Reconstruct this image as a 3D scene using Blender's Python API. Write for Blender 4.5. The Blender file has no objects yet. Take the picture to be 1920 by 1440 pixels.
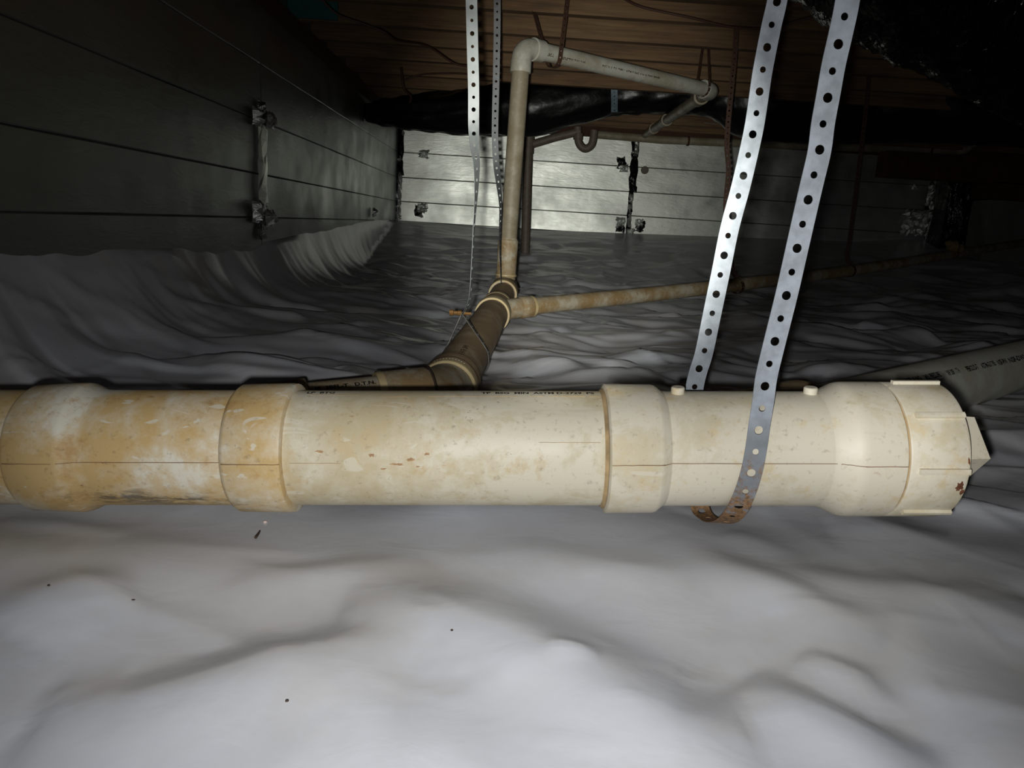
import bpy, bmesh, math, random
import numpy as np
from mathutils import Vector, Matrix
random.seed(7)
rng = np.random.RandomState(11)
S = bpy.context.scene
COL = S.collection
PI = math.pi
V = Vector

# ------------------------------------------------------------------ camera
HC = 0.31                     # lens height above the plastic sheet
F = 1400.0                    # focal length in pixels of the 1920 frame
PITCH = math.radians(12.1)
ROLL = math.radians(3.55)
YAW = math.radians(0.9)
CAM = V((0, 0, HC))
_f = V((math.sin(YAW) * math.cos(PITCH), math.cos(YAW) * math.cos(PITCH), -math.sin(PITCH)))
_r0 = V((math.cos(YAW), -math.sin(YAW), 0))
_u0 = _r0.cross(_f)
_r = _r0 * math.cos(ROLL) + _u0 * math.sin(ROLL)
_u = _u0 * math.cos(ROLL) - _r0 * math.sin(ROLL)
cd = bpy.data.cameras.new('camera'); cam = bpy.data.objects.new('camera', cd); COL.objects.link(cam)
cd.sensor_fit = 'HORIZONTAL'; cd.sensor_width = 36; cd.lens = 36 * F / 1920
cd.clip_start = 0.02; cd.clip_end = 60
M = Matrix((( _r.x, _u.x, -_f.x, CAM.x), (_r.y, _u.y, -_f.y, CAM.y), (_r.z, _u.z, -_f.z, CAM.z), (0, 0, 0, 1)))
cam.matrix_world = M
S.camera = cam

def ray(px, py):
    return _f + _r * ((px - 960) / F) - _u * ((py - 720) / F)
def dp(px, py, d):            # point at optical depth d
    return CAM + ray(px, py) * d
def at(px, py, Y):            # point on the upright plane y = Y
    r = ray(px, py); return CAM + r * (Y / r.y)
def atx(px, py, X):
    r = ray(px, py); return CAM + r * (X / r.x)
def atz(px, py, z=0.0):
    r = ray(px, py); return CAM + r * ((z - HC) / r.z)

# ------------------------------------------------------------------ world, lights, exposure
w = bpy.data.worlds.new('world'); S.world = w; w.use_nodes = True
w.node_tree.nodes['Background'].inputs[0].default_value = (0.75, 0.82, 1, 1)
w.node_tree.nodes['Background'].inputs[1].default_value = 0.018
S.view_settings.view_transform = 'Standard'; S.view_settings.look = 'None'
S.view_settings.gamma = 1; S.view_settings.use_curve_mapping = False
S.view_settings.exposure = 0.0

def lamp(name, kind, loc, energy, col, aim=None, **kw):
    l = bpy.data.lights.new(name, kind); l.energy = energy; l.color = col
    for k, v in kw.items(): setattr(l, k, v)
    o = bpy.data.objects.new(name, l); COL.objects.link(o); o.location = loc
    if aim is not None: o.rotation_euler = (V(aim) - V(loc)).to_track_quat('-Z', 'Y').to_euler()
    return o
FL = CAM + _r * (-0.012) - _u * 0.016
WARM = (1.0, 0.985, 0.94)
lamp('phone_flash', 'SPOT', FL, 12.2, (0.965, 0.98, 1.0), aim=FL + ray(1030, 820), shadow_soft_size=0.005, spot_size=math.radians(122), spot_blend=1.0)
lamp('middle_fill', 'SPOT', FL, 4.2, WARM, aim=FL + ray(960, 600), shadow_soft_size=0.005, spot_size=math.radians(84), spot_blend=1.0)  # added fill at the phone's position, lifts the middle distance
lamp('far_wall_boost', 'SPOT', FL - _r * .01 + _u * .01, 170.0, (1.0, 1.0, 0.92), aim=FL + ray(1075, 335), shadow_soft_size=0.008, spot_size=math.radians(33), spot_blend=.9)  # narrow spot added beside the flash to brighten the far foil wall

lamp('right_side_fill', 'SPOT', FL + _u * .008, 14.0, WARM, aim=FL + ray(2000, 500), shadow_soft_size=0.006, spot_size=math.radians(46), spot_blend=1.0)  # added fill that lifts the dim right side, no separate source there

# ------------------------------------------------------------------ materials
def mat(name): 
    m = bpy.data.materials.new(name); m.use_nodes = True
    return m, m.node_tree.nodes, m.node_tree.links, m.node_tree.nodes['Principled BSDF']
def N(ns, t, **kw):
    n = ns.new(t)
    for k, v in kw.items():
        if k.startswith('i_'): n.inputs[k[2:].replace('_', ' ')].default_value = v
        else: setattr(n, k, v)
    return n
def rgb(h, g=None, b=None):
    def l(c): c /= 255; return c / 12.92 if c <= .04045 else ((c + .055) / 1.055) ** 2.4
    return (l(h), l(g), l(b), 1)
def ramp(ns, ls, src, stops):
    r = ns.new('ShaderNodeValToRGB'); e = r.color_ramp.elements
    while len(e) < len(stops): e.new(0.5)
    for i, (p, c) in enumerate(stops):
        e[i].position = p; e[i].color = c if len(c) == 4 else (*c, 1)
    ls.new(src, r.inputs[0]); return r
def g(v): return (v, v, v, 1)
def mixc(ns, ls, f, a, b, blend='MIX'):
    n = ns.new('ShaderNodeMix'); n.data_type = 'RGBA'; n.blend_type = blend
    for inp, v in ((n.inputs[0], f), (n.inputs[6], a), (n.inputs[7], b)):
        if hasattr(v, 'links') or hasattr(v, 'is_linked'): ls.new(v, inp)
        else: inp.default_value = v
    return n.outputs[2]
def math_(ns, ls, op, a, b=0.0, clamp=False):
    n = ns.new('ShaderNodeMath'); n.operation = op; n.use_clamp = clamp
    for inp, v in ((n.inputs[0], a), (n.inputs[1], b)):
        if hasattr(v, 'is_linked'): ls.new(v, inp)
        else: inp.default_value = v
    return n.outputs[0]
def coords(ns, ls, scale=(1, 1, 1), loc=(0, 0, 0)):
    tc = ns.new('ShaderNodeTexCoord'); mp = ns.new('ShaderNodeMapping')
    ls.new(tc.outputs['Object'], mp.inputs[0]); mp.inputs['Scale'].default_value = scale
    mp.inputs['Location'].default_value = loc
    return mp.outputs[0]
def noise(ns, ls, vec, scale, detail=4, rough=.55, dist=0.0):
    n = ns.new('ShaderNodeTexNoise'); ls.new(vec, n.inputs['Vector'])
    n.inputs['Scale'].default_value = scale; n.inputs['Detail'].default_value = detail
    n.inputs['Roughness'].default_value = rough; n.inputs['Distortion'].default_value = dist
    return n.outputs['Fac']
def bump(ns, ls, P, h, strength, dist=0.002):
    b = ns.new('ShaderNodeBump'); b.inputs['Strength'].default_value = strength; b.inputs['Distance'].default_value = dist
    ls.new(h, b.inputs['Height']); ls.new(b.outputs[0], P.inputs['Normal'])
def flat(name, c, rough=.6, metal=0.0, nz=0.0, nscale=40, spec=.5, bscale=0.0, bdist=.001):
    m, ns, ls, P = mat(name)
    P.inputs['Roughness'].default_value = rough; P.inputs['Metallic'].default_value = metal
    P.inputs['Specular IOR Level'].default_value = spec
    v = coords(ns, ls); f = noise(ns, ls, v, nscale)
    d = tuple(max(0, x * (1 - nz)) for x in c[:3]) + (1,)
    u = tuple(min(1, x * (1 + nz)) for x in c[:3]) + (1,)
    r = ramp(ns, ls, f, [(.3, d), (.7, u)]); ls.new(r.outputs[0], P.inputs['Base Color'])
    if bscale: bump(ns, ls, P, noise(ns, ls, v, bscale), .6, bdist)
    return m

def pvc(name, clean, stain, dark, cover, specks=1.0, xgrad=None, rust=0.0, gloss=.46, gold=None, s=1.0, grime=None):
    """plastic pipe: clean plastic, tan stain washes, brown smears and dark specks"""
    m, ns, ls, P = mat(name)
    v = coords(ns, ls); vx = coords(ns, ls, (0.35, 1, 1))
    a = noise(ns, ls, v, 12 * s, 10, .70, .15)
    if xgrad:
        sx = ns.new('ShaderNodeSeparateXYZ'); ls.new(v, sx.inputs[0])
        mr = ns.new('ShaderNodeMapRange'); ls.new(sx.outputs[0], mr.inputs[0])
        mr.inputs[1].default_value = xgrad[0]; mr.inputs[2].default_value = xgrad[1]
        mr.inputs[3].default_value = xgrad[2]; mr.inputs[4].default_value = xgrad[3]
        a = math_(ns, ls, 'ADD', a, mr.outputs[0])
    st = ramp(ns, ls, a, [(cover - .07, g(0)), (cover - .01, g(.5)), (cover + .10, g(1))])
    c = mixc(ns, ls, st.outputs[0], clean, stain)
    if gold:
        b = noise(ns, ls, coords(ns, ls, (1, 1, 1), (3.1, 1.7, 0)), 26 * s, 9, .72, .2)
        if xgrad: b = math_(ns, ls, 'ADD', b, math_(ns, ls, 'MULTIPLY', mr.outputs[0], .5))
        gr = ramp(ns, ls, b, [(.55, g(0)), (.66, g(.8))])
        c = mixc(ns, ls, gr.outputs[0], c, gold)
    # lengthwise scuffs
    sc = ramp(ns, ls, noise(ns, ls, coords(ns, ls, (.12, 1, 1)), 60 * s, 4, .6), [(.60, g(0)), (.74, g(.45))])
    c = mixc(ns, ls, sc.outputs[0], c, stain)
    # pale wiped scratches
    ws = ramp(ns, ls, noise(ns, ls, coords(ns, ls, (.5, 1.6, 1), (7, 2, 1)), 20 * s, 2, .5, 3.5), [(.665, g(0)), (.69, g(.7))])
    c = mixc(ns, ls, ws.outputs[0], c, clean)
    # fine dirt
    fd = ramp(ns, ls, noise(ns, ls, v, 160 * s, 3, .6), [(.60, g(0)), (.75, g(.35 * specks))])
    c = mixc(ns, ls, fd.outputs[0], c, dark)
    zone = ramp(ns, ls, noise(ns, ls, coords(ns, ls, (1, 1, 1), (1.3, 5, 2)), 11 * s, 3, .5), [(.50, g(0)), (.66, g(1))])
    sp = ramp(ns, ls, noise(ns, ls, coords(ns, ls, (.6, 1, 1)), 150 * s, 4, .8), [(.655, g(0)), (.70, g(1))])
    k = math_(ns, ls, 'MULTIPLY', zone.outputs[0], sp.outputs[0])
    k = math_(ns, ls, 'MULTIPLY', k, specks, True)
    c = mixc(ns, ls, k, c, dark)
    if grime:   # black-grey mildew smeared along the underside of one stretch
        sg = ns.new('ShaderNodeSeparateXYZ'); ls.new(v, sg.inputs[0])
        def band(i, lo, hi, so):
            q = []
            for p, e in ((lo, so), (hi, -so)):
                mr_ = ns.new('ShaderNodeMapRange'); ls.new(sg.outputs[i], mr_.inputs[0]); mr_.inputs[1].default_value = p - e; mr_.inputs[2].default_value = p + e; q.append(mr_.outputs[0])
            return math_(ns, ls, 'MULTIPLY', q[0], q[1])
        mk = math_(ns, ls, 'MULTIPLY', band(0, grime[0], grime[1], .03), band(2, grime[2], grime[3], .009))
        gn = ramp(ns, ls, math_(ns, ls, 'ADD', noise(ns, ls, coords(ns, ls, (.4, 1, 1.2)), 55, 8, .75), math_(ns, ls, 'MULTIPLY', mk, .12)), [(.56, g(0)), (.66, g(1))]).outputs[0]
        c = mixc(ns, ls, math_(ns, ls, 'MULTIPLY', math_(ns, ls, 'MULTIPLY', gn, mk), .8), c, rgb(84, 78, 68))
    if rust:
        rz = ramp(ns, ls, noise(ns, ls, coords(ns, ls, (.6, 1, 1.3), (.4, .9, 4)), 34 * s, 6, .7), [(.66, g(0)), (.73, g(rust))])
        c = mixc(ns, ls, rz.outputs[0], c, rgb(150, 92, 48))
    ls.new(c, P.inputs['Base Color'])
    rr = ramp(ns, ls, a, [(.3, g(gloss)), (.8, g(gloss + .22))]); ls.new(rr.outputs[0], P.inputs['Roughness'])
    bump(ns, ls, P, noise(ns, ls, v, 120 * s, 4), .18, .0006)
    return m

M_main = pvc('cream_pvc', rgb(212, 204, 182), rgb(192, 178, 144), rgb(110, 88, 64), .54, 1.1, (-.30, .05, .10, -.02), .7, gold=rgb(194, 172, 130))
M_golden = pvc('yellowed_pvc', rgb(220, 214, 196), rgb(200, 170, 116), rgb(86, 66, 44), .46, 1.0, None, .8, gold=rgb(182, 144, 90), grime=(-.40, -.24, .022, .045))
M_white = pvc('white_pvc', rgb(216, 208, 188), rgb(198, 186, 154), rgb(110, 82, 58), .57, .9, None, .6, gold=rgb(208, 188, 146))
M_tan = pvc('dirty_tan_pvc', rgb(176, 168, 148), rgb(146, 122, 84), rgb(70, 52, 36), .50, .6, None, .2, gold=rgb(140, 110, 70))
M_brown = pvc('mud_coated_pvc', rgb(186, 168, 138), rgb(154, 130, 100), rgb(90, 74, 56), .42, .8, None, .2, .5, s=1.0)
M_rim = flat('cream_rim_plastic', rgb(196, 176, 132), .45, nz=.12)
M_grey = pvc('greyed_pvc', rgb(186, 186, 174), rgb(162, 154, 134), rgb(80, 70, 56), .55, .6, None, .15, .34, s=.7)
M_riser = pvc('riser_pvc', rgb(156, 148, 128), rgb(134, 122, 98), rgb(60, 50, 40), .50, .6, None, .1, s=.7)
M_sewer = pvc('sewer_pvc', rgb(226, 226, 212), rgb(204, 198, 176), rgb(90, 80, 66), .56, .6, None, .15, .34, s=.7)
M_dull = flat('shaded_old_pipe', rgb(110, 98, 86), .55, nz=.2)
M_seam = flat('brown_mould_seam', rgb(130, 100, 72), .8, nz=.3, nscale=60)
M_gap = flat('tan_dirt_in_joint', rgb(168, 142, 102), .8, nz=.35, nscale=50)
M_ink = flat('black_print_ink', rgb(16, 15, 15), .7, nz=.3)
M_dirt = flat('brown_mud_patch', rgb(104, 62, 38), .85, nz=.4, nscale=200, bscale=300)
M_darkdirt = flat('dark_crumb', rgb(64, 50, 40), .8, nz=.3)

def galv():
    m, ns, ls, P = mat('galvanised_strap')
    v = coords(ns, ls)
    f = noise(ns, ls, v, 60, 5, .6)
    base = ramp(ns, ls, f, [(.35, rgb(128, 134, 140)), (.65, rgb(154, 160, 168))]).outputs[0]
    s = ns.new('ShaderNodeSeparateXYZ'); ls.new(v, s.inputs[0])
    mr = ns.new('ShaderNodeMapRange'); ls.new(s.outputs[2], mr.inputs[0])
    mr.inputs[1].default_value = 0.15; mr.inputs[2].default_value = 0.045; mr.inputs[3].default_value = 0.0; mr.inputs[4].default_value = .42
    k = math_(ns, ls, 'ADD', noise(ns, ls, v, 130, 5, .7), mr.outputs[0])
    kr = ramp(ns, ls, k, [(.70, g(0)), (.88, g(.95))]).outputs[0]
    rc = ramp(ns, ls, noise(ns, ls, v, 300, 4, .7), [(.35, rgb(98, 70, 44)), (.65, rgb(158, 118, 74))]).outputs[0]
    g2 = ns.new('ShaderNodeMapRange'); ls.new(s.outputs[2], g2.inputs[0])
    g2.inputs[1].default_value = 0.155; g2.inputs[2].default_value = 0.135; g2.inputs[3].default_value = 0.0; g2.inputs[4].default_value = .55
    base = mixc(ns, ls, g2.outputs[0], base, rgb(112, 116, 118))
    ls.new(mixc(ns, ls, kr, base, rc), P.inputs['Base Color'])
    P.inputs['Metallic'].default_value = .10
    P.inputs['Roughness'].default_value = .62
    bump(ns, ls, P, noise(ns, ls, v, 220, 3), .15, .0005)
    return m
M_galv = galv()
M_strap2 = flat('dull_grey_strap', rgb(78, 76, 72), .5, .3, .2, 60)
M_rustrap = flat('rusty_strap', rgb(72, 48, 36), .75, .1, .35, 120)
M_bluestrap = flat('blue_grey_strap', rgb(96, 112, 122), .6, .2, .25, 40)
M_brass = flat('brassy_bolt', rgb(120, 86, 44), .5, .3, .2, 80)
M_wire = flat('brown_wire_jacket', rgb(66, 40, 30), .6)
M_wire2 = flat('pale_wire_jacket', rgb(170, 165, 150), .6)

def wood():
    m, ns, ls, P = mat('old_joist_wood')
    v = coords(ns, ls, (.25, 3, 6))
    f = noise(ns, ls, v, 9, 6, .65, 1.2)
    c = ramp(ns, ls, f, [(.3, rgb(88, 66, 46)), (.5, rgb(116, 90, 62)), (.72, rgb(136, 106, 74))]).outputs[0]
    k = ramp(ns, ls, noise(ns, ls, coords(ns, ls, (1, 3, 4)), 3.0, 5), [(.5, g(0)), (.72, g(.6))]).outputs[0]
    ls.new(mixc(ns, ls, k, c, rgb(62, 44, 34)), P.inputs['Base Color'])
    P.inputs['Roughness'].default_value = .8
    bump(ns, ls, P, f, .4, .002)
    return m
M_wood = wood()
M_darkwood = flat('dark_girder_wood', rgb(80, 52, 36), .85, nz=.3, nscale=12)
M_teal = flat('teal_painted_board', rgb(34, 92, 88), .75, nz=.25, nscale=10)
M_deck = flat('dark_subfloor', rgb(92, 62, 44), .9, nz=.3, nscale=6)
M_conc = flat('dark_block_wall', rgb(40, 40, 38), .9, nz=.3, nscale=6)

def foil(name, c, rough, bs, bd, fine=30, tint=None):
    m, ns, ls, P = mat(name)
    v = coords(ns, ls)
    f = noise(ns, ls, coords(ns, ls, (.5, .5, 1.6)), 3.2, 5, .6)
    c2 = tint or tuple(x * .86 for x in c[:3]) + (1,)
    ls.new(ramp(ns, ls, f, [(.35, c2), (.62, c)]).outputs[0], P.inputs['Base Color'])
    P.inputs['Metallic'].default_value = .92
    rr = ramp(ns, ls, noise(ns, ls, v, 5, 4), [(.3, g(rough - .06)), (.7, g(rough + .1))]); ls.new(rr.outputs[0], P.inputs['Roughness'])
    h = math_(ns, ls, 'ADD', noise(ns, ls, coords(ns, ls, (.35, .35, 1.5)), fine, 5, .6, .8), noise(ns, ls, v, 6, 2))
    bump(ns, ls, P, h, bs, bd)
    return m
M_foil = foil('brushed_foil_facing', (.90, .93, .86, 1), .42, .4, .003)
M_foil_shaded = foil('foil_facing_shaded', (.40, .42, .40, 1), .40, .3, .003)  # same foil, base darkened to stand in for grazing light on the left wall
M_shiny = foil('crumpled_foil_tape', (.93, .95, .92, 1), .38, .9, .004, 90)
M_blacktape = flat('black_plastic_tape', rgb(14, 14, 15), .18, 0, .3, 30, bscale=40, bdist=.01)

def black_plastic():
    m, ns, ls, P = mat('black_plastic_wrap')
    P.inputs['Base Color'].default_value = rgb(9, 9, 10); P.inputs['Roughness'].default_value = .13
    P.inputs['Specular IOR Level'].default_value = .5
    v = coords(ns, ls, (1.4, 1, 1))
    h = math_(ns, ls, 'ADD', noise(ns, ls, coords(ns, ls, (2.2, 2.2, .7)), 7, 3, .5, 3.0), math_(ns, ls, 'MULTIPLY', noise(ns, ls, v, 3, 2, .5, 1.5), 1.2))
    bump(ns, ls, P, h, .45, .012)
    return m
M_black = black_plastic()
for n_ in M_black.node_tree.nodes:
    if n_.type == 'BUMP': n_.inputs['Strength'].default_value = .8; n_.inputs['Distance'].default_value = .025
M_black_smooth = flat('smooth_black_plastic', rgb(6, 6, 7), .38, 0, .3, 10, bscale=5, bdist=.02)

def sheet():
    m, ns, ls, P = mat('white_poly_sheet')
    v = coords(ns, ls)
    f = noise(ns, ls, v, 2.4, 4)
    c = ramp(ns, ls, f, [(.35, rgb(208, 208, 210)), (.65, rgb(216, 218, 226))]).outputs[0]
    # faint brown dust wash
    k = ramp(ns, ls, noise(ns, ls, coords(ns, ls, (1, 1, 1), (4, 1, 0)), 5, 5, .6), [(.5, g(0)), (.75, g(.45))]).outputs[0]
    c = mixc(ns, ls, k, c, rgb(182, 172, 156))
    # a few dark specks
    vo = ns.new('ShaderNodeTexVoronoi'); ls.new(v, vo.inputs['Vector']); vo.inputs['Scale'].default_value = 24
    sp = ramp(ns, ls, vo.outputs['Distance'], [(.03, g(1)), (.045, g(0))]).outputs[0]
    zone = ramp(ns, ls, noise(ns, ls, v, 17, 2), [(.60, g(0)), (.63, g(1))]).outputs[0]
    c = mixc(ns, ls, math_(ns, ls, 'MULTIPLY', sp, zone), c, rgb(70, 58, 46))
    ls.new(c, P.inputs['Base Color'])
    P.inputs['Roughness'].default_value = .27
    P.inputs['Specular IOR Level'].default_value = .55
    h = math_(ns, ls, 'ADD', noise(ns, ls, coords(ns, ls, (1, 1.3, 1)), 13, 4, .5, 1.2), math_(ns, ls, 'MULTIPLY', noise(ns, ls, v, 45, 3, .5, .6), .25))
    bump(ns, ls, P, h, .07, .010)
    return m
M_sheet = sheet()

# ------------------------------------------------------------------ builders
def mesh_obj(name, verts, faces, m, parent=None, smooth=True, angle=35):
    me = bpy.data.meshes.new(name)
    me.from_pydata([tuple(v) for v in verts], [], faces); me.update()
    bm = bmesh.new(); bm.from_mesh(me); bmesh.ops.recalc_face_normals(bm, faces=bm.faces); bm.to_mesh(me); bm.free()
    if smooth:
        me.shade_smooth()
        if angle: me.set_sharp_from_angle(angle=math.radians(angle))
    o = bpy.data.objects.new(name, me); COL.objects.link(o)
    if m: me.materials.append(m)
    if parent is not None:
        o.parent = parent; o.matrix_parent_inverse = root_inv(parent)
    return o
def root_inv(p):
    mw = Matrix.Translation(p.location) if p.parent is None else Matrix.Identity(4)
    return mw.inverted()
def thing(name, label, cat, loc, group=None, kind=None):
    o = bpy.data.objects.new(name, None); COL.objects.link(o); o.location = loc; o.empty_display_size = .05
    if label: o['label'] = label
    if cat: o['category'] = cat
    if group: o['group'] = group
    if kind: o['kind'] = kind
    return o
def tag(o, label, cat, group=None):
    o['label'] = label; o['category'] = cat
    if group: o['group'] = group
    return o
def frame(a, hint=V((0, 0, 1))):
    a = a.normalized()
    if abs(a.dot(hint)) > .95: hint = V((0, -1, 0))
    n2 = (hint - a * a.dot(hint)).normalized(); n1 = n2.cross(a).normalized()
    return a, n1, n2
def lathe_data(o, a, prof, seg=64, close=(True, True), hint=V((0, 0, 1))):
    a, n1, n2 = frame(a, hint)
    vs, fs = [], []
    for s, r in prof:
        for k in range(seg):
            t = 2 * PI * k / seg
            vs.append(o + a * s + (n1 * math.cos(t) + n2 * math.sin(t)) * r)
    for i in range(len(prof) - 1):
        for k in range(seg):
            k2 = (k + 1) % seg
            fs.append((i * seg + k, i * seg + k2, (i + 1) * seg + k2, (i + 1) * seg + k))
    if close[0]: fs.append(tuple(range(seg))[::-1])
    if close[1]: b = (len(prof) - 1) * seg; fs.append(tuple(range(b, b + seg)))
    return vs, fs
def lathe(name, o, a, prof, m, parent=None, seg=64, close=(True, True)):
    vs, fs = lathe_data(o, a, prof, seg, close); return mesh_obj(name, vs, fs, m, parent)
def catmull(pts, n=8):
    P = [pts[0] * 2 - pts[1]] + list(pts) + [pts[-1] * 2 - pts[-2]]
    out = []
    for i in range(1, len(P) - 2):
        for k in range(n):
            t = k / n
            a, b, c, d = P[i - 1], P[i], P[i + 1], P[i + 2]
            out.append(.5 * ((2 * b) + (c - a) * t + (2 * a - 5 * b + 4 * c - d) * t * t + (3 * b - a - 3 * c + d) * t ** 3))
    out.append(P[-2]); return out
def tube_data(pts, rad, seg=24, caps=True):
    rs = rad if isinstance(rad, (list, tuple)) else [rad] * len(pts)
    vs, fs = [], []
    n2 = None
    for i, p in enumerate(pts):
        d = (pts[min(i + 1, len(pts) - 1)] - pts[max(i - 1, 0)]).normalized()
        if n2 is None: _, n1, n2 = frame(d)
        else:
            n2 = (n2 - d * d.dot(n2)).normalized(); n1 = n2.cross(d).normalized()
        for k in range(seg):
            t = 2 * PI * k / seg
            vs.append(p + (n1 * math.cos(t) + n2 * math.sin(t)) * rs[i])
    for i in range(len(pts) - 1):
        for k in range(seg):
            k2 = (k + 1) % seg
            fs.append((i * seg + k, i * seg + k2, (i + 1) * seg + k2, (i + 1) * seg + k))
    if caps:
        fs.append(tuple(range(seg))[::-1]); b = (len(pts) - 1) * seg; fs.append(tuple(range(b, b + seg)))
    return vs, fs
def tube(name, pts, rad, m, parent=None, seg=24):
    vs, fs = tube_data(pts, rad, seg); return mesh_obj(name, vs, fs, m, parent)
def straight(name, a, b, r, m, parent=None, seg=40, n=2):
    return tube(name, [a.lerp(b, i / (n - 1)) for i in range(n)], r, m, parent, seg)
def bend(a, c, b, n=8, ra=1.0):
    """points of a quarter bend from a via corner c to b (quadratic)"""
    return [a * (1 - t) ** 2 + c * 2 * t * (1 - t) + b * t * t for t in [i / n for i in range(n + 1)]]
def box_data(x0, x1, y0, y1, z0, z1):
    vs = [V((x, y, z)) for z in (z0, z1) for y in (y0, y1) for x in (x0, x1)]
    fs = [(0, 2, 3, 1), (4, 5, 7, 6), (0, 1, 5, 4), (2, 6, 7, 3), (0, 4, 6, 2), (1, 3, 7, 5)]
    return vs, fs
def box(name, x0, x1, y0, y1, z0, z1, m, parent=None):
    vs, fs = box_data(x0, x1, y0, y1, z0, z1); return mesh_obj(name, vs, fs, m, parent, smooth=False)
def join(*data):
    vs, fs = [], []
    for v, f in data:
        b = len(vs); vs += v; fs += [tuple(i + b for i in q) for q in f]
    return vs, fs

def strap(name, pts, sides, width, m, parent=None, pitch=.0205, r1=.0036, r2=.0026, thick=.0009, sub=10, phase=0, double=()):
    """perforated steel band with real punched holes, bent along pts; sides gives its width direction at each point"""
    pts = [V(p) for p in pts]; sides = [V(q) for q in sides]
    changed = True
    while changed:            # split long spans so that the curve does not overshoot
        changed = False
        ln = [(pts[i + 1] - pts[i]).length for i in range(len(pts) - 1)]
        for i, l in enumerate(ln):
            nb = [ln[j] for j in (i - 1, i + 1) if 0 <= j < len(ln)]
            if l > 2.2 * min(nb) and l > .02:
                pts.insert(i + 1, pts[i].lerp(pts[i + 1], .5)); sides.insert(i + 1, sides[i].lerp(sides[i + 1], .5)); changed = True; break
    P = catmull(pts, sub); SD = catmull(sides, sub)
    L = [0.0]
    for i in range(1, len(P)): L.append(L[-1] + (P[i] - P[i - 1]).length)
    tot = L[-1]; n = max(1, int(round(tot / pitch))); cell = tot / n
    La = np.array(L)
    def ev(u):
        i = min(max(int(np.searchsorted(La, u)) - 1, 0), len(P) - 2)
        t = (u - L[i]) / max(1e-9, L[i + 1] - L[i]); t = min(max(t, 0), 1)
        d = (P[i + 1] - P[i]).normalized(); s = SD[i].lerp(SD[i + 1], t)
        s = (s - d * s.dot(d)).normalized()
        return P[i].lerp(P[i + 1], t), s, d.cross(s).normalized()
    vid, vs, fs = {}, [], []
    def vert(u, v):
        k = (round(u, 6), round(v, 6))
        if k not in vid:
            vid[k] = len(vs); vs.append(k)
        return vid[k]
    h = width / 2
    for c in range(n):
        u0 = c * cell; uc = u0 + cell / 2
        r = r1 if (c + phase) % 2 == 0 else r2
        bd = [(u0 + cell * k / 4, -h) for k in range(4)] + [(u0 + cell, -h + width * k / 4) for k in range(4)] + \
             [(u0 + cell * (4 - k) / 4, h) for k in range(4)] + [(u0, h - width * k / 4) for k in range(4)]
        ci = []
        for (u, v) in bd:
            t = math.atan2(v, u - uc); ci.append((uc + r * math.cos(t), r * math.sin(t)))
        for k in range(16):
            k2 = (k + 1) % 16
            fs.append((vert(*bd[k]), vert(*bd[k2]), vert(*ci[k2]), vert(*ci[k])))
    W, nrm = [], []
    for (u, v) in vs:
        p, s, nn = ev(min(max(u, 0), tot)); W.append(p + s * v); nrm.append(nn)
    nv = len(W)
    allv = [W[i] + nrm[i] * (thick / 2) for i in range(nv)] + [W[i] - nrm[i] * (thick / 2) for i in range(nv)]
    ed = {}
    for f in fs:
        for a, b in zip(f, f[1:] + f[:1]):
            ed[(a, b)] = ed.get((a, b), 0) + 1
    allf = list(fs) + [tuple(i + nv for i in f[::-1]) for f in fs]
    for (a, b) in ed:
        if (b, a) not in ed: allf.append((b, a, a + nv, b + nv))
    return mesh_obj(name, allv, allf, m, parent, smooth=True, angle=50)

def text_on_pipe(name, body, o, a, r, s0, phi0, size, m, parent, flip=False, hint=V((0, 0, 1)), squeeze=1.0):
    """ink lettering bent round a pipe: runs along axis a, up towards growing phi"""
    cu = bpy.data.curves.new(name, 'FONT'); cu.body = body; cu.size = size; cu.resolution_u = 2; cu.offset = size * .035
    to = bpy.data.objects.new(name + '_tmp', cu); COL.objects.link(to)
    bpy.context.view_layer.update()
    me = bpy.data.meshes.new_from_object(to.evaluated_get(bpy.context.evaluated_depsgraph_get()))
    bpy.data.objects.remove(to); bpy.data.curves.remove(cu)
    a, n1, n2 = frame(a, hint)
    vs = []
    for v in me.vertices:
        u, w_ = v.co.x * squeeze, v.co.y
        if flip: u, w_ = -u, -w_
        t = phi0 - w_ / r
        vs.append(o + a * (s0 + u) + (n1 * math.cos(t) + n2 * math.sin(t)) * (r + .0003))
    fs = [tuple(p.vertices) for p in me.polygons]
    bpy.data.meshes.remove(me)
    ob = mesh_obj(name, vs, fs, m, parent, smooth=False)
    return ob

def hit(o, a, r, px, py):
    """where the sight line of a photo pixel meets a pipe: (distance along it, angle round it)"""
    a, n1, n2 = frame(a); d = ray(px, py); e = CAM - o
    dx, dy, ex, ey = d.dot(n1), d.dot(n2), e.dot(n1), e.dot(n2)
    A_, B_, C_ = dx * dx + dy * dy, 2 * (dx * ex + dy * ey), ex * ex + ey * ey - r * r
    D_ = B_ * B_ - 4 * A_ * C_
    t = (-B_ - math.sqrt(max(0, D_))) / (2 * A_); p = CAM + d * t - o
    return p.dot(a), math.atan2(p.dot(n2), p.dot(n1))

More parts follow.
